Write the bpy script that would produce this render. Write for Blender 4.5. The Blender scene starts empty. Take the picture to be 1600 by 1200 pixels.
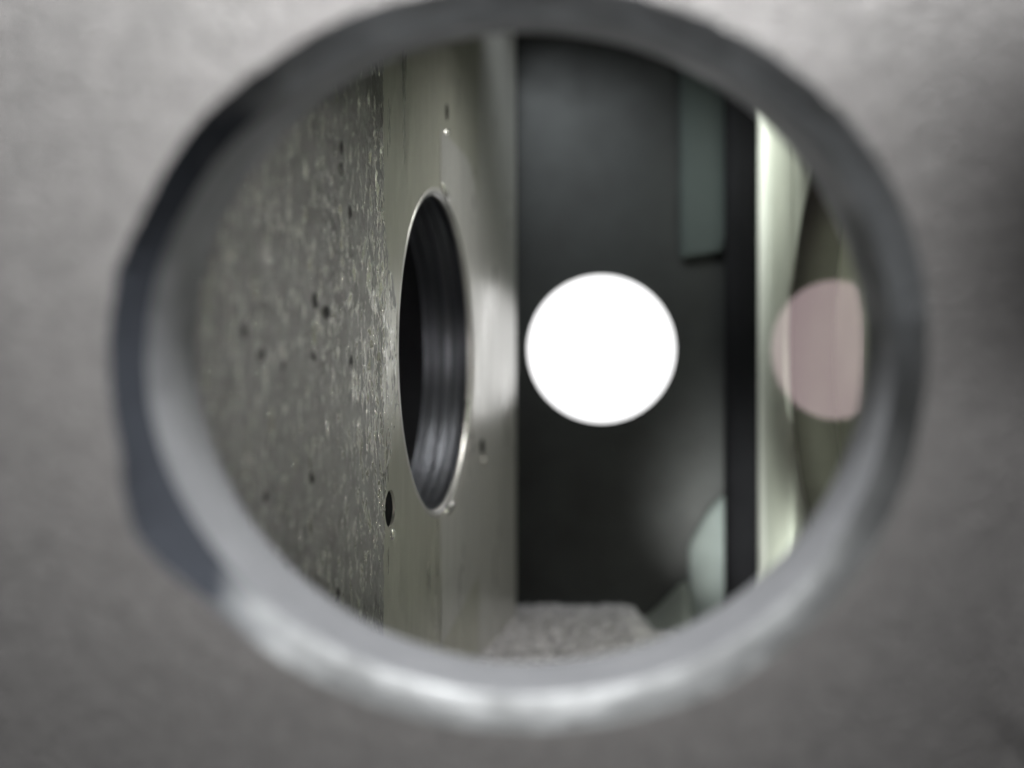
import bpy, bmesh, math, random
from mathutils import Vector, Matrix, noise
random.seed(4)
sc = bpy.context.scene
MM = 0.001
# ------------------------------------------------------------------ camera, world, lamps
cam = bpy.data.objects.new('camera', bpy.data.cameras.new('camera'))
sc.collection.objects.link(cam); sc.camera = cam
cam.location = (0, 0, 0); cam.rotation_euler = (math.radians(90), 0, 0)
cam.data.sensor_width = 36; cam.data.lens = 45
cam.data.clip_start = 0.002; cam.data.clip_end = 50
cam.data.dof.use_dof = True; cam.data.dof.focus_distance = 0.084; cam.data.dof.aperture_fstop = 24

w = bpy.data.worlds.new('World'); sc.world = w; w.use_nodes = True
w.node_tree.nodes['Background'].inputs[0].default_value = (0.86, 0.93, 1.0, 1)
w.node_tree.nodes['Background'].inputs[1].default_value = 0.03

def lamp(name, loc, target, sx, sy, power, col, spread=180):
    l = bpy.data.lights.new(name, 'AREA'); l.shape = 'RECTANGLE'
    l.size = sx*MM; l.size_y = sy*MM; l.energy = power; l.color = col; l.spread = math.radians(spread)
    o = bpy.data.objects.new(name, l); sc.collection.objects.link(o)
    o.location = Vector(loc)*MM
    o.rotation_euler = (Vector(target)-Vector(loc)).to_track_quat('-Z', 'Y').to_euler()
    return o
lamp('ceiling_lamp', (5, 20, 62), (-1, 50, -10), 26, 20, 0.250, (0.98, 0.985, 1.0))
lamp('front_fill', (24, -38, 0), (-9, 75, 3), 14, 14, 0.0016, (1.0, 0.99, 0.96), 20)  # added fill from the front right for the lip and left wall
lamp('top_fill', (8, 120, 38), (26, 126, 18), 8, 8, 0.0026, (0.96, 1.0, 0.94), 60)  # unseen fill added inside the cavity, brightens the side wall's top
lamp('left_fill', (15, 100, 34), (-6, 104, -8), 8, 8, 0.0027, (1.0, 1.0, 0.96), 80)  # added fill hidden above, lights the bore and machined wall
lamp('rear_fill', (4, 112, 42), (8, 135, 17), 14, 6, 0.0018, (0.92, 0.98, 1.0), 60)  # added fill out of view, lifts the back wall's top and the floor
lamp('bottom_fill', (17, 97, -28), (26, 128, -15), 7, 5, 0.0026, (0.97, 1.0, 0.95), 38)  # hidden fill added low down, brightens the side wall's lower end
lamp('pocket_fill', (33, 100, 30), (33, 118, 0), 3, 30, 0.022, (0.96, 1.0, 0.92))  # fill added out of view so the pocket reads lighter

sc.view_settings.view_transform = 'Standard'; sc.view_settings.look = 'None'
sc.view_settings.exposure = 0; sc.view_settings.gamma = 1
sc.view_settings.use_curve_mapping = False
sc.cycles.max_bounces = 10; sc.cycles.glossy_bounces = 6; sc.cycles.transparent_max_bounces = 12
sc.cycles.use_denoising = True
sc.cycles.sample_clamp_indirect = 4

# ------------------------------------------------------------------ materials
def nodes(m):
    m.use_nodes = True; nt = m.node_tree; nt.nodes.clear()
    out = nt.nodes.new('ShaderNodeOutputMaterial')
    return nt, out
def metal(name, col, metallic=.7, rough=.45, bump=(), spots=None, spec=.5, edge_shade=None, flecks=None, var=.25, vscale=.12, rvar=.1, ior=1.45):
    """bump: list of (kind, scale per mm (vec or float), strength, distance mm)"""
    m = bpy.data.materials.new(name); nt, out = nodes(m); N = nt.nodes.new; L = nt.links.new
    b = N('ShaderNodeBsdfPrincipled'); L(b.outputs[0], out.inputs[0])
    b.inputs['Metallic'].default_value = metallic; b.inputs['Specular IOR Level'].default_value = spec
    tc = N('ShaderNodeTexCoord')
    def mp(scale):
        p = N('ShaderNodeMapping'); L(tc.outputs['Object'], p.inputs[0])
        if not hasattr(scale, '__len__'): scale = (scale,)*3
        p.inputs['Scale'].default_value = [s*1000 for s in scale]; return p
    n = N('ShaderNodeTexNoise'); L(mp(vscale).outputs[0], n.inputs['Vector']); n.inputs['Scale'].default_value = 1
    n.inputs['Detail'].default_value = 6; n.inputs['Roughness'].default_value = .6
    mr = N('ShaderNodeMapRange'); L(n.outputs[0], mr.inputs[0]); mr.inputs[1].default_value = .3; mr.inputs[2].default_value = .7
    mr.inputs[3].default_value = 1-var; mr.inputs[4].default_value = 1+var
    mul = N('ShaderNodeVectorMath'); mul.operation = 'SCALE'; mul.inputs[0].default_value = col; L(mr.outputs[0], mul.inputs['Scale'])
    csock = mul.outputs[0]
    r = N('ShaderNodeMapRange'); L(n.outputs[0], r.inputs[0]); r.inputs[1].default_value = .3; r.inputs[2].default_value = .7
    r.inputs[3].default_value = rough+rvar; r.inputs[4].default_value = max(.05, rough-rvar); L(r.outputs[0], b.inputs['Roughness'])
    prev = None
    for kind, s, st, dist in bump:
        if kind == 'noise':
            t = N('ShaderNodeTexNoise'); t.inputs['Scale'].default_value = 1; t.inputs['Detail'].default_value = 5
            t.inputs['Roughness'].default_value = .6; h = t.outputs[0]
        elif kind == 'vor':
            t = N('ShaderNodeTexVoronoi'); t.feature = 'SMOOTH_F1'; t.inputs['Scale'].default_value = 1; h = t.outputs[0]
        L(mp(s).outputs[0], t.inputs['Vector'])
        bp = N('ShaderNodeBump'); bp.inputs['Strength'].default_value = st; bp.inputs['Distance'].default_value = dist*MM
        L(h, bp.inputs['Height'])
        if prev: L(prev.outputs[0], bp.inputs['Normal'])
        prev = bp
    if spots:   # (scale, radius, tint) pitting that belongs to the casting
        s, rad, k = spots
        v = N('ShaderNodeTexVoronoi'); v.inputs['Scale'].default_value = 1; L(mp(s).outputs[0], v.inputs['Vector'])
        ms = N('ShaderNodeMapRange'); L(v.outputs['Distance'], ms.inputs[0]); ms.inputs[1].default_value = rad*.6; ms.inputs[2].default_value = rad
        # only some cells hold a pit
        sep = N('ShaderNodeSeparateColor'); L(v.outputs['Color'], sep.inputs[0])
        g = N('ShaderNodeMath'); g.operation = 'GREATER_THAN'; g.inputs[1].default_value = .45; L(sep.outputs[0], g.inputs[0])
        mx = N('ShaderNodeMath'); mx.operation = 'MAXIMUM'; L(ms.outputs[0], mx.inputs[0]); L(g.outputs[0], mx.inputs[1])
        bp = N('ShaderNodeBump'); bp.inputs['Strength'].default_value = 1; bp.inputs['Distance'].default_value = .25*MM
        L(mx.outputs[0], bp.inputs['Height']); 
        if prev: L(prev.outputs[0], bp.inputs['Normal'])
        prev = bp
        mixc = N('ShaderNodeMix'); mixc.data_type = 'RGBA'; L(mx.outputs[0], mixc.inputs[0])
        mixc.inputs[6].default_value = (*[c*k for c in col], 1); L(csock, mixc.inputs[7]); csock = mixc.outputs[2]
    if flecks:   # scraped bright slivers on the dull casting, plus painted glints near the port
        fv, lo, hi, fc = flecks
        fn = N('ShaderNodeTexNoise'); fn.inputs['Scale'].default_value = 1; fn.inputs['Detail'].default_value = 2.5
        fn.inputs['Distortion'].default_value = .8; L(mp(fv).outputs[0], fn.inputs['Vector'])
        ds = N('ShaderNodeVectorMath'); ds.operation = 'DISTANCE'; L(mp((1, 1, .75)).outputs[0], ds.inputs[0]); ds.inputs[1].default_value = (-13.5, 0, -.5)  # sliver density raised near the port to paint in reflected glints
        dm = N('ShaderNodeMapRange'); L(ds.outputs['Value'], dm.inputs[0]); dm.inputs[1].default_value = 2; dm.inputs[2].default_value = 13; dm.inputs[3].default_value = .135; dm.inputs[4].default_value = 0
        da = N('ShaderNodeMath'); L(fn.outputs[0], da.inputs[0]); L(dm.outputs[0], da.inputs[1])
        fr = N('ShaderNodeMapRange'); L(da.outputs[0], fr.inputs[0]); fr.inputs[1].default_value = lo; fr.inputs[2].default_value = hi
        fx = N('ShaderNodeMix'); fx.data_type = 'RGBA'; L(fr.outputs[0], fx.inputs[0]); L(csock, fx.inputs[6]); fx.inputs[7].default_value = (*fc, 1); csock = fx.outputs[2]
        f1 = N('ShaderNodeMapRange'); L(fr.outputs[0], f1.inputs[0]); f1.inputs[3].default_value = metallic; f1.inputs[4].default_value = 1; L(f1.outputs[0], b.inputs['Metallic'])
        f2 = N('ShaderNodeMapRange'); L(fr.outputs[0], f2.inputs[0]); f2.inputs[3].default_value = .62; f2.inputs[4].default_value = .20; L(f2.outputs[0], b.inputs['Roughness'])
        fb = N('ShaderNodeBump'); fb.inputs['Strength'].default_value = 1; fb.inputs['Distance'].default_value = .09*MM; L(fr.outputs[0], fb.inputs['Height'])
        if prev: L(prev.outputs[0], fb.inputs['Normal'])
        prev = fb
    if edge_shade:   # shade of the recess, painted dark on one side of the edge
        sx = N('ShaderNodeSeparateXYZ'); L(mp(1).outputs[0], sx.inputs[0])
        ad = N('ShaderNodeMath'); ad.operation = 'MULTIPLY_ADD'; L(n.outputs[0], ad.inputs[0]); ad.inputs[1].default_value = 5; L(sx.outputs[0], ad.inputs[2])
        gr = N('ShaderNodeMapRange'); L(ad.outputs[0], gr.inputs[0]); gr.inputs[1].default_value = edge_shade[0]+2.5; gr.inputs[2].default_value = edge_shade[1]+2.5
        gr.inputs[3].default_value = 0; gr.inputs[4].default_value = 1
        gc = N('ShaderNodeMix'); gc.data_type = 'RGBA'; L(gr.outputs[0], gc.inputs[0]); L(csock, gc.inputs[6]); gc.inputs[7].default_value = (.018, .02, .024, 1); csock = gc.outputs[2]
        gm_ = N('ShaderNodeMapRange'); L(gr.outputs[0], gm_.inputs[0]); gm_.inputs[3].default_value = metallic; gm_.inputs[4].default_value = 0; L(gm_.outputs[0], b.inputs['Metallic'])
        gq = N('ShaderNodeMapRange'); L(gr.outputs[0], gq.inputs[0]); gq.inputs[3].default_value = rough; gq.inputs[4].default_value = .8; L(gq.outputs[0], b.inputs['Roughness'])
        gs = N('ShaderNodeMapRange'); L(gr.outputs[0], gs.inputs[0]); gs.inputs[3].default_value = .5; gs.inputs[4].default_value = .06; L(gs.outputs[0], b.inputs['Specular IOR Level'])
    L(csock, b.inputs['Base Color'])
    if prev: L(prev.outputs[0], b.inputs['Normal'])
    return m

M = {}
M['face'] = metal('cast_face', (.125, .120, .116), .3, .5, [('noise', (.9, .9, .9), .3, .2), ('noise', 3.4, .9, .16)], var=.24, vscale=1.9)
M['lip'] = metal('bored_lip', (.165, .168, .175), .5, .5, [('noise', (.5, .5, .5), .5, .25), ('noise', (.8, 3, .8), .3, .05)], var=.18, vscale=.3)
M['rough'] = metal('rough_casting', (.30, .30, .29), .35, .32, flecks=((1.9, 1.9, .6), .565, .655, (.76, .75, .71)), bump=[('noise', (3.6, 3.6, 1.9), .8, .15)],
                   spots=((.42, .42, .42), .22, .12), var=.25, vscale=.5)
M['mach'] = metal('machined_wall', (.46, .455, .395), .6, .34, [('noise', (2.5, 2, .25), .12, .03)], var=.10, vscale=(.5, .4, .08))
M['mach2'] = metal('machined_edge', (.56, .55, .53), .6, .34, [('noise', (2.5, 2, .25), .1, .03)], var=.10, vscale=(.5, .4, .08))
M['bore'] = metal('bored_steel', (.095, .098, .11), .95, .42, [('noise', (.06, 2.2, .06), 1, .12)], var=.5, vscale=(.04, 1.8, .04), rvar=.1)
M['dark'] = metal('dark_wall', (.022, .0235, .0235), .1, .5, [('noise', 1.2, .3, .1)], var=.45, vscale=.12)
M['black'] = metal('black_paint', (.006, .006, .007), 0, .9, [('noise', 1.2, .2, .05)], var=.2, spec=.08)
M['teal'] = metal('pale_reflection', (.105, .125, .12), .2, .42, [('noise', .8, .15, .05)], var=.12)
M['teal2'] = metal('dull_reflection', (.06, .074, .072), .3, .42, [('noise', .8, .15, .05)], var=.12)
M['chamfer'] = metal('turned_chamfer', (.235, .241, .24), 1, .36, [('noise', (.6, .6, .6), .25, .2)], edge_shade=(-6.8, -10.4), var=.25, vscale=.4)  # left side darkened in colour to give the recess its shade
M['pocket'] = metal('pocket_wall', (.5, .5, .43), .2, .5, [('noise', 1, .3, .1)], var=.15)
M['olive'] = metal('dull_olive_bore', (.075, .075, .062), 0, .8, [('noise', 1, .3, .1)], var=.2, spec=.2)
M['fillet'] = metal('smooth_fillet', (.22, .235, .22), .2, .5, [('noise', 1.0, .2, .05)], var=.15)
M['green'] = metal('pale_green_wall', (.63, .645, .59), .0, .75, [('noise', (.6, .6, .1), .15, .05)], var=.1, spec=.2)
M['bright'] = metal('bright_burr', (.8, .78, .74), .9, .22, [], var=.1)
M['lump'] = metal('gritty_floor', (.55, .53, .56), .2, .5, [('vor', 1.6, .8, .3)], var=.45, vscale=1.2)
M['shell'] = metal('outer_shell', (.30, .29, .285), .35, .5, [('noise', .45, .8, .5)], var=.15)

def emit(name, col, st):
    m = bpy.data.materials.new(name); nt, out = nodes(m)
    e = nt.nodes.new('ShaderNodeEmission'); e.inputs[0].default_value = (*col, 1); e.inputs[1].default_value = st
    nt.links.new(e.outputs[0], out.inputs[0]); return m
M['glow'] = emit('white_backdrop_glow', (1, 1, 1), 1.7)
def dichroic():
    m = bpy.data.materials.new('pink_coated_glass'); nt, out = nodes(m); N = nt.nodes.new
    t = N('ShaderNodeBsdfTransparent'); t.inputs[0].default_value = (.93, .95, .92, 1)
    g = N('ShaderNodeBsdfGlossy'); g.inputs[0].default_value = (.56, .425, .445, 1); g.inputs['Roughness'].default_value = .012
    mx = N('ShaderNodeMixShader'); mx.inputs[0].default_value = .27
    nt.links.new(t.outputs[0], mx.inputs[1]); nt.links.new(g.outputs[0], mx.inputs[2]); nt.links.new(mx.outputs[0], out.inputs[0])
    return m
M['glass'] = dichroic()

# ------------------------------------------------------------------ mesh helpers (millimetres in, metres out)
def link(name, me, mat, parent=None, mw=None, smooth=True):
    o = bpy.data.objects.new(name, me); sc.collection.objects.link(o)
    if mat: me.materials.append(mat)
    for p in me.polygons: p.use_smooth = smooth
    if parent: o.parent = parent
    mw = mw or Matrix.Identity(4)
    base = Matrix.Identity(4); q = parent
    while q: base = q.matrix_basis @ base; q = q.parent
    o.matrix_basis = base.inverted() @ mw
    return o
def mesh(verts, faces, name='m'):
    me = bpy.data.meshes.new(name); me.from_pydata([Vector(v)*MM for v in verts], [], faces); me.validate()
    bm = bmesh.new(); bm.from_mesh(me); bmesh.ops.recalc_face_normals(bm, faces=bm.faces); bm.to_mesh(me); bm.free()
    return me
def box_me(a, b, bevel=0.0):
    bm = bmesh.new(); bmesh.ops.create_cube(bm, size=1)
    for v in bm.verts:
        v.co = Vector([(a[i]+b[i])/2 + v.co[i]*(b[i]-a[i]) for i in range(3)])*MM
    if bevel: bmesh.ops.bevel(bm, geom=bm.edges[:], offset=bevel*MM, segments=2, affect='EDGES', profile=.5)
    me = bpy.data.meshes.new('m'); bm.to_mesh(me); bm.free(); return me
def cyl_me(p0, p1, r0, r1=None, n=96):
    r1 = r1 or r0
    p0 = Vector(p0); p1 = Vector(p1); q = (p1-p0).to_track_quat('Z', 'Y').to_matrix()
    V = []; 
    for p, r in ((p0, r0), (p1, r1)):
        for i in range(n):
            a = 2*math.pi*i/n; V.append(p + q @ Vector((math.cos(a)*r, math.sin(a)*r, 0)))
    F = [(i, (i+1) % n, n+(i+1) % n, n+i) for i in range(n)] + [tuple(range(n))[::-1], tuple(range(n, 2*n))]
    return mesh(V, F)
def tube_me(p0, p1, ro, ri, n=96, chamfer=0):
    p0 = Vector(p0); p1 = Vector(p1); ax = (p1-p0).normalized(); q = ax.to_track_quat('Z', 'Y').to_matrix()
    c = chamfer
    prof = [(ro, 0), (ro, (p1-p0).length), (ri, (p1-p0).length), (ri, c), (ri+c, 0)] if c else [(ro, 0), (ro, (p1-p0).length), (ri, (p1-p0).length), (ri, 0)]
    k = len(prof); V = []
    for i in range(n):
        a = 2*math.pi*i/n
        for r, h in prof: V.append(p0 + ax*h + q @ Vector((math.cos(a)*r, math.sin(a)*r, 0)))
    F = [(i*k+j, i*k+(j+1) % k, ((i+1) % n)*k+(j+1) % k, ((i+1) % n)*k+j) for i in range(n) for j in range(k)]
    return mesh(V, F)
def cut(me, cutters):
    """boolean difference, returns a new mesh"""
    o = bpy.data.objects.new('t', me); sc.collection.objects.link(o); cs = []
    for c in cutters:
        co = bpy.data.objects.new('c', c); sc.collection.objects.link(co); cs.append(co)
        md = o.modifiers.new('b', 'BOOLEAN'); md.object = co; md.operation = 'DIFFERENCE'; md.solver = 'EXACT'
    dg = bpy.context.evaluated_depsgraph_get(); dg.update()
    r = bpy.data.meshes.new_from_object(o.evaluated_get(dg))
    for x in cs+[o]: bpy.data.objects.remove(x)
    return r
def px(x, y, d):   # sight line of the survey photo -> millimetres at a measured depth d
    return Vector(((x-800)/2000*d, d, (600-y)/2000*d))

# ------------------------------------------------------------------ the housing
root = bpy.data.objects.new('metal_housing', None); sc.collection.objects.link(root)
root.location = (0, .095, -.040); root.empty_display_size = .01
root['label'] = 'grey cast metal housing with a large round opening looking into its machined cavity'
root['category'] = 'metal housing'
X0, X1, Z0, Z1 = -46., 56., -42., 48.      # outer size
YF, YB = 45., 150.

# front plate with the bored opening: rings from the outer border to the inner end of the lip
n = 480
def ell(cx, cy, a, b, th): return (cx + a*math.cos(th), cy - b*math.sin(th))
def wob(th, k, s): return noise.noise(Vector((math.cos(th)*k, math.sin(th)*k, s)))
def bulge(th, c, wd):
    d = (math.degrees(th)-c+180) % 360-180
    return math.exp(-(d/wd)**2)
def sst(a, b, x):
    t = min(1, max(0, (x-a)/(b-a))); return t*t*(3-2*t)
FY = lambda x, z: YF + .018*min(18, max(0, x-4))**2*sst(16, -2, z) + .0012*min(0, z)**2     # face falls away slightly right and down, shaped to darken that side
rings = []
stat = []
def station(fn):
    rings.append([fn(2*math.pi*i/n) for i in range(n)])
def border(k):
    def f(th):
        c, s = math.cos(th), math.sin(th)
        sc_ = min((X1 if c > 0 else -X0)/max(abs(c), 1e-6), (Z1 if s > 0 else -Z0)/max(abs(s), 1e-6))
        x0, y0 = ell(825, 558, 656, 586, th); e = px(x0, y0, YF)
        b_ = Vector((c*sc_, 0, s*sc_))
        x = e.x + (b_.x-e.x)*k; z = e.z+(b_.z-e.z)*k
        return Vector((x, FY(x, z), z))
    return f
for k in (1, .8, .62, .48, .36, .26, .18, .12, .07, .03): station(border(k))
def edge(dr, dy, wv, seed):
    def f(th):
        b = 1 + (wob(th, 3.5, seed)*.010 + wob(th, 11, seed)*.005 + wob(th, 28, seed)*.004 + wob(th, 60, seed)*.002)*wv*(.45 + .55*sst(.5, -.5, math.cos(th+.8)))
        b += .045*bulge(th, 207, 9)*wv*(1 if dr > -20 else 0)
        x, y = ell(825, 558, (656+dr)*b, (586+dr)*b, th); p = px(x, y, YF)
        p.y = FY(p.x, p.z) + dy; return p
    return f
station(edge(0, .0, 1, 1.)); station(edge(-8, .35, .9, 1.3)); station(edge(-22, 1.0, .5, 2.))
def inner(k, d):
    def f(th):
        a = edge(-40, 1.6, .3, 3.)(th)
        x, y = ell(829, 543, 522, 492, th); b = px(x, y, 52.0)
        p = a.lerp(b, k); r = 1+.004*wob(th, 4, k*3)
        return Vector((p.x*r, p.y, p.z*r))
    return f
for k in (0, .12, .3, .5, .7, .86, .96, 1): station(inner(k, 0))
def back(th):
    p = inner(1, 0)(th); c = px(829, 543, 52.0); q = c+(p-c)*1.03; q.y = 52.7; return q
station(back)
def backout(th):
    c, s = math.cos(th), math.sin(th)
    sc_ = min((X1-.5 if c > 0 else -X0-.5)/max(abs(c), 1e-6), (Z1-.5 if s > 0 else -Z0-.5)/max(abs(s), 1e-6))
    return Vector((c*sc_, 52.7, s*sc_))
station(backout)
def ringmesh(rs, close=False):
    V = [v for r in rs for v in r]
    F = [(i*n+j, i*n+(j+1) % n, (i+1)*n+(j+1) % n, (i+1)*n+j) for i in range(len(rs)-1) for j in range(n)]
    return mesh(V, F)
nf = 11
link('front_face', ringmesh(rings[:nf]), M['face'], root)
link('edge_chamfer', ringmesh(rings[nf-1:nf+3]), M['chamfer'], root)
link('opening_lip', ringmesh(rings[nf+2:]), M['lip'], root)

# outer shell (four walls and a back), closed box open at the front
sh = cut(box_me((X0, 52.75, Z0), (X1, YB, Z1), .0), [box_me((X0+4, 50, Z0+4), (X1-4, YB-4, Z1-4)),
     cyl_me((9.45, 130, 3.7), (9.45, 160, 3.7), 21.0)])
link('outer_shell', sh, M['shell'], root, smooth=False)

# left wall: local u = along the wall into depth, v = out of the wall (towards the cavity), z up
phi = math.radians(10.1)
Pc = Vector((-5.6, 100, 2.4))
WL = Matrix.Translation(Pc*MM) @ Matrix(((math.sin(phi), math.cos(phi), 0, 0), (math.cos(phi), -math.sin(phi), 0, 0), (0, 0, 1, 0), (0, 0, 0, 1)))
# columns: u->(sin,cos), v->(cos,-sin) is the normal pointing to +x
R = 12.7; TH = 14.
bevel = .5
me = cut(box_me((-16.2, -TH, -37), (14.9, 0, 43)), [cyl_me((0, -TH-2, 0), (0, 2, 0), R, n=160),
      cyl_me((-14.55, -6, -10.75), (-14.55, 2, -10.75), 1.28, n=48)])
wall = link('machined_wall', me, M['mach'], root, WL, smooth=False)
me = cut(box_me((-46.5, -TH, -37), (-16.2, -.45, 43)), [cyl_me((-14.55, -6, -10.75), (-14.55, 2, -10.75), 1.28, n=48)])
rw = link('rough_wall', me, M['rough'], root, WL, smooth=False)
def skin():
    V = []; F = []; st = .14; nu, nz = 288, 372
    for j in range(nz+1):
        for i in range(nu+1):
            u = -46.5+36.7*i/nu; z = -25+52*j/nz
            lim = -16.3 + 5.5*math.exp(-((z+1)/6.5)**2) + .5*noise.noise(Vector((z*.8, 3, 0)))
            q = Vector((u*1.5, z*.62, 0)) + Vector((noise.noise(Vector((u*.5, z*.35, 5))), noise.noise(Vector((u*.5, z*.35, 9))), 0))*.7
            rid = 1-abs(noise.noise(q))*2.6
            rid2 = 1-abs(noise.noise(q*2.3+Vector((7, 1, 0))))*2.6
            patch = min(1, max(.35, .55+.8*noise.noise(Vector((u*.16, z*.12, 2)))))
            h = (.15*max(0, rid)**2 + .11*max(0, rid2)**2)*patch + .03*noise.noise(Vector((u*3, z*2, 4)))
            if u > -16.2: h *= .45
            k = sst(lim+.5, lim-.5, u)
            h = -.12 + k*(.10+h) if u > -16.25 else h*k + (1-k)*0
            V.append((u, h, z))
    for j in range(nz):
        for i in range(nu):
            a = j*(nu+1)+i; u = V[a][0]+.07; z = V[a][2]+.07
            if math.hypot(u, z) < R+.25 or math.hypot(u+14.55, z+10.75) < 1.32: continue
            F.append((a, a+1, a+nu+2, a+nu+1))
    return mesh(V, F)
link('cast_skin', skin(), M['rough'], rw, WL)
# far band, turned a few degrees
W2 = WL @ Matrix.Translation(Vector((14.9, -.15, 0))*MM) @ Matrix.Rotation(math.radians(3), 4, 'Z')
link('edge_band', box_me((.02, -9, -37), (16.0, 0, 43), .35), M['mach2'], root, W2, smooth=False)
# bore sleeve and its rim, bottom of the bore
def bore_me():      # turned bore with its tool rings
    prof = [(R, -4.4)]; k = 44; rr = random.Random(3)
    for i in range(k+1):
        prof.append((R-.35 + (.035+.03*rr.random())*(i % 2)*(rr.random() > .3) + .12*sst(2.6, 4.4, 4.4*(1-i/k)), -4.4+4.35*i/k))
    prof.append((R, -.05)); m = len(prof); n_ = 160; V = []
    for i in range(n_):
        a = 2*math.pi*i/n_
        for q, v in prof: V.append((q*math.cos(a), v, q*math.sin(a)))
    return mesh(V, [(i*m+j, i*m+(j+1) % m, ((i+1) % n_)*m+(j+1) % m, ((i+1) % n_)*m+j) for i in range(n_) for j in range(m)])
sl = link('port_bore', bore_me(), M['bore'], wall, WL, smooth=False)
link('counterbore', tube_me((0, -TH, 0), (0, -4.45, 0), R+.0, R-.1, 160), M['black'], wall, WL)
rm_me = tube_me((0, .02, 0), (0, -.5, 0), R+.12, R-.5, 160, chamfer=.3)
link('port_rim', rm_me, M['mach2'], wall, WL)
link('bore_end', cyl_me((0, -TH-.6, 0), (0, -TH-.1, 0), R+1), M['black'], wall, WL)
link('drill_dark_disc', cyl_me((-14.55, -.35, -10.75), (-14.55, -.2, -10.75), 1.27, n=48), M['black'], wall, WL)  # black disc just below the surface, painting the drilled hole's depth dark
# machined pad standing slightly proud round the far half of the port
def pad():
    pts = [(0, -23), (14.7, -19.5), (14.7, 14)]
    for i in range(9):
        a = math.radians(90*i/8); pts.append((8+6.7*math.cos(a), 12.5+4.6*math.sin(a)))
    pts += [(0, 17.6)]
    bm = bmesh.new(); f = bm.faces.new([bm.verts.new(Vector((u, -.2, z))*MM) for u, z in pts])
    e = bmesh.ops.extrude_face_region(bm, geom=[f])
    for v in e['geom']:
        if isinstance(v, bmesh.types.BMVert): v.co.y = .05*MM
    bmesh.ops.recalc_face_normals(bm, faces=bm.faces)
    m_ = bpy.data.meshes.new('m'); bm.to_mesh(m_); bm.free()
    return cut(m_, [cyl_me((0, -3, 0), (0, 2, 0), R+.13, n=160)])
link('port_pad', pad(), M['mach2'], wall, WL, smooth=False)
# burrs: small raised crescents of bright metal
def burr(u, v, z, ru, rz, tilt=0, mw=WL, parent=None):
    bm = bmesh.new(); bmesh.ops.create_uvsphere(bm, u_segments=20, v_segments=12, radius=1)
    for vv in bm.verts:
        c = vv.co; k = 1+.2*noise.noise(c*2+Vector((u, z, 0)))
        x, zz = c.x*ru*k, c.z*rz*k
        ct, st = math.cos(tilt), math.sin(tilt)
        vv.co = Vector((u+x*ct-zz*st, v+c.y*.25, z+x*st+zz*ct))*MM
    m_ = bpy.data.meshes.new('m'); bm.to_mesh(m_); bm.free()
    return link('burr', m_, M['bright'], parent or wall, mw)
burr(1.5, 0, R+.1, 1.5, .35, -.3); burr(3.2, 0, -R+.3, 1.8, .4, .15); burr(2.2, 0, 17.7, .8, .3, .2)
burr(-14.2, 0, -12.5, .45, .35, .5); burr(16.6, .1, -9.3, .5, .35, 0)
def pit(u, z, r, h=1.):
    bm = bmesh.new(); bmesh.ops.create_uvsphere(bm, u_segments=20, v_segments=12, radius=1)
    for vv in bm.verts: vv.co = Vector((u+vv.co.x*r, vv.co.y*.12, z+vv.co.z*r*h))*MM
    m_ = bpy.data.meshes.new('m'); bm.to_mesh(m_); bm.free()
    link('pit', m_, M['black'], wall, WL)
pit(2.2, 19.3, .4, 1.7); pit(16.6, -8.1, .6, 1.2)

# back wall with the through hole
DX, DZ, DR = 9.45, 3.7, 7.65
bw = link('back_wall', cut(box_me((-6, 135, -34), (24.2, 137, 43)), [cyl_me((DX, 134.9, DZ), (DX, 139.9, DZ), DR, DR+6, n=160)]), M['dark'], root, smooth=False)


# pale shapes right of the back wall, coloured to stand in for reflections
def plate(name, pts, y0, y1, mat, parent, bev=.4):
    bm = bmesh.new()
    vs = [bm.verts.new(Vector((x, y0, z))*MM) for x, z in pts]; f = bm.faces.new(vs)
    r = bmesh.ops.extrude_face_region(bm, geom=[f])
    for v in r['geom']:
        if isinstance(v, bmesh.types.BMVert): v.co.y = y1*MM
    bmesh.ops.recalc_face_normals(bm, faces=bm.faces)
    if bev: bmesh.ops.bevel(bm, geom=bm.edges[:], offset=bev*MM, segments=2, affect='EDGES')
    m_ = bpy.data.meshes.new('m'); bm.to_mesh(m_); bm.free()
    return link(name, m_, mat, parent, smooth=False)
def pp(x, y, d=134): q = px(x, y, d); return (q.x, q.z)
plate('upper_reflection', [pp(1062, 20), pp(1150, 20), pp(1150, 330), pp(1130, 395), pp(1064, 405)], 134.2, 134.95, M['teal2'], bw, .3)
arc = [(1158, 1060), (1158, 880), (1148, 820), (1134, 772), (1110, 796), (1078, 852)]
plate('lower_reflection', [pp(*a) for a in [(1080, 1080)]+arc], 134.0, 134.95, M['teal'], bw, .3)
# sloping fillet running from the floor up to the lower reflection shape
V = []; F = []
cols = 44
for i in range(cols+1):
    t = i/cols; xx = 950+t*205
    ytop = 1002-95*min(1, (xx-950)/122)**1.5*(1-sst(1070, 1090, xx))
    for j, (f_, d) in enumerate(((0, 134.6), (.3, 132.0), (.62, 126), (1, 112))):
        q = px(xx, ytop+f_*(1150-ytop), 134); V.append((q.x, d, q.z))
for i in range(cols):
    for j in range(3): F.append((i*4+j, i*4+j+1, (i+1)*4+j+1, (i+1)*4+j))
fm = mesh(V, F); fo = link('corner_fillet', fm, M['fillet'], bw)
sm = fo.modifiers.new('s', 'SOLIDIFY'); sm.thickness = .4*MM; sm.offset = -1

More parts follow.
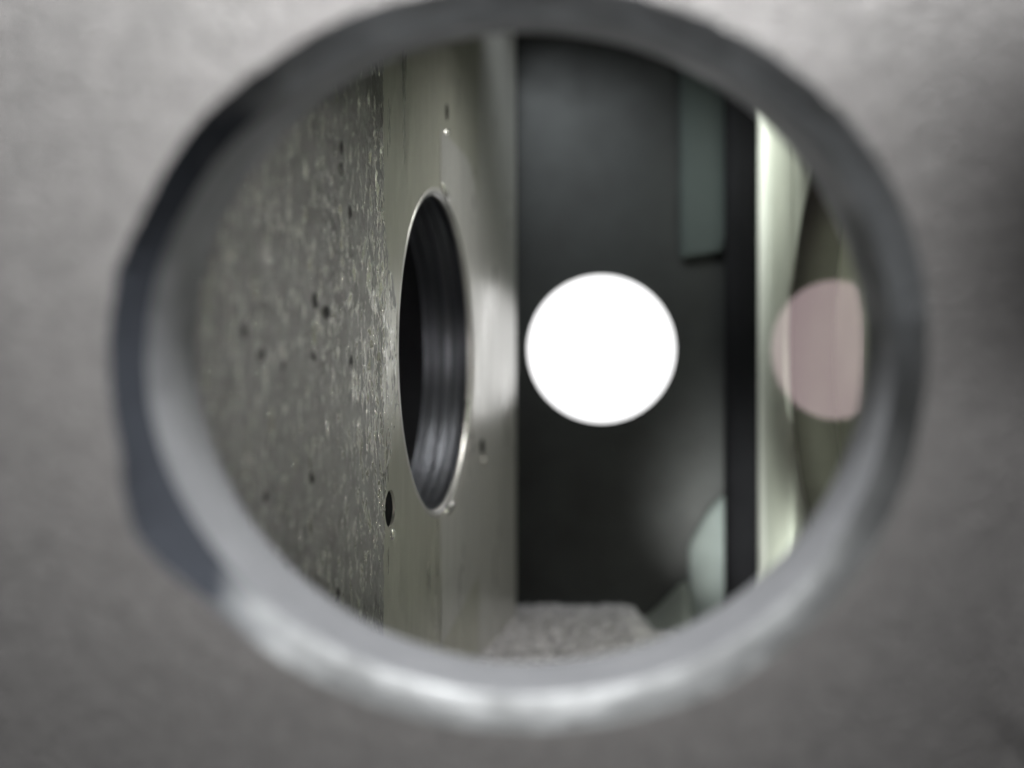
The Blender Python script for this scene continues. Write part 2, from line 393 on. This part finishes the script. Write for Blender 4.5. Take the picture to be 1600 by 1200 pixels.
# gritty cast floor of the cavity in front of the back wall
V = []; F = []; nx, ny = 140, 130
for j in range(ny+1):
    for i in range(nx+1):
        x = -9+26*i/nx; y = 100+35*j/ny
        z0 = -24.5 + (y-118)/17*1.2
        h = .5*noise.fractal(Vector((x*1.3, y*1.3, 0)), .8, 2, 4)
        V.append((x, y, z0+h-2.2*sst(11.5, 15.5, x+.8*noise.noise(Vector((y*.5, x*.3, 3))))))
for j in range(ny):
    for i in range(nx): a = j*(nx+1)+i; F.append((a, a+1, a+nx+2, a+nx+1))
link('cavity_floor', mesh(V, F), M['lump'], root)

# right wall with its own round port, pale green
rp = link('side_wall', cut(box_me((26, 60, -34), (29.8, 145.5, 43)), [cyl_me((20, 102, 3.0), (36, 102, 3.0), 16.9, n=160)]), M['green'], root, smooth=False)
link('side_port_bore', tube_me((25.9, 102, 3.0), (29.9, 102, 3.0), 17.2, 16.9-.15, 160), M['olive'], rp)
link('outer_pocket', box_me((36, 62, -32), (38, 145, 42)), M['pocket'], root, smooth=False)

bead = []  # half-round bead added so the pale strip shades off at its edges
for z in (-34, 43):
    for i in range(33):
        a = math.pi*i/32; bead.append((26.02-1.05*math.sin(a)**.8, 125.5-7.6*math.cos(a), z))
bf = [(i, i+1, 34+i, 33+i) for i in range(32)] + [(32, 0, 33, 65), tuple(range(33)), tuple(range(33, 66))]
link('shading_bead', cut(mesh(bead, bf), [cyl_me((20, 102, 3.0), (36, 102, 3.0), 17.3, n=160)]), M['green'], rp, smooth=False)
# ------------------------------------------------------------------ coated glass plate on its black holder
g = bpy.data.objects.new('glass_plate', None); sc.collection.objects.link(g)
ang = math.radians(8)      # turned about the vertical
# mirror plane found so the back hole is seen in it
m_ = Vector((math.cos(ang), math.sin(ang), 0)); D = Vector((DX, 135, 0)); k = .2535
s = (k*D.y-D.x)/(m_.x-k*m_.y); mid = D+m_*s/2; d_ = Vector((-math.sin(ang), math.cos(ang), 0))
def online(slope):   # point of plane where x = slope*y
    t = (slope*mid.y-mid.x)/(d_.x-slope*d_.y); return mid+d_*t
A, B = online((1192-800)/2000), online((1352-800)/2000)
g.location = Vector((A.x, A.y, -30))*MM
g['label'] = 'clear upright glass plate inside the opening mirroring the white background as a pink disc'
g['category'] = 'glass plate'
def prism(a, b, th, z0, z1):
    nrm = m_*th
    P = [a, b, b+nrm, a+nrm]
    V = [(p.x, p.y, z) for z in (z0, z1) for p in P]
    return mesh(V, [(0, 1, 2, 3), (4, 5, 6, 7), (0, 1, 5, 4), (1, 2, 6, 5), (2, 3, 7, 6), (3, 0, 4, 7)])
V = []; NZ = 72      # the plate is very slightly bowed towards the opening
for i in range(NZ+1):
    z = -29+71*i/NZ; b_ = -m_*((z-2.6)**2/(2*620.))*-1
    for p in (A, B): V.append((p.x+b_.x, p.y+b_.y, z))
gm = mesh(V, [(2*i, 2*i+1, 2*i+3, 2*i+2) for i in range(NZ)])
gl = link('coated_glass', gm, M['glass'], g)
q0 = px(1136, 600, 132); q1 = px(1191, 600, 132)
link('corner_bar', box_me((q0.x, 131.5, -34), (q1.x, 134.9, 43), 1.1), M['black'], root, smooth=False)
link('foot', box_me((min(A.x, B.x)-1, B.y, -34.5), (max(A.x, B.x)+1, A.y+.2, -29), .3), M['black'], g, smooth=False)

# ------------------------------------------------------------------ overexposed background behind the back hole, added as a glowing disc
lp = bpy.data.objects.new('bright_backdrop', None); sc.collection.objects.link(lp)
lp.location = (DX*MM, .185, DZ*MM-.033)
lp['label'] = 'overexposed white background behind the hole in the dark back wall, an added glowing disc'
lp['category'] = 'bright background'
link('backdrop_disc', cyl_me((DX, 176, DZ), (DX, 178, DZ), 30), M['glow'], lp)
link('backdrop_rim', tube_me((DX, 175, DZ), (DX, 186, DZ), 33, 30.1), M['shell'], lp)
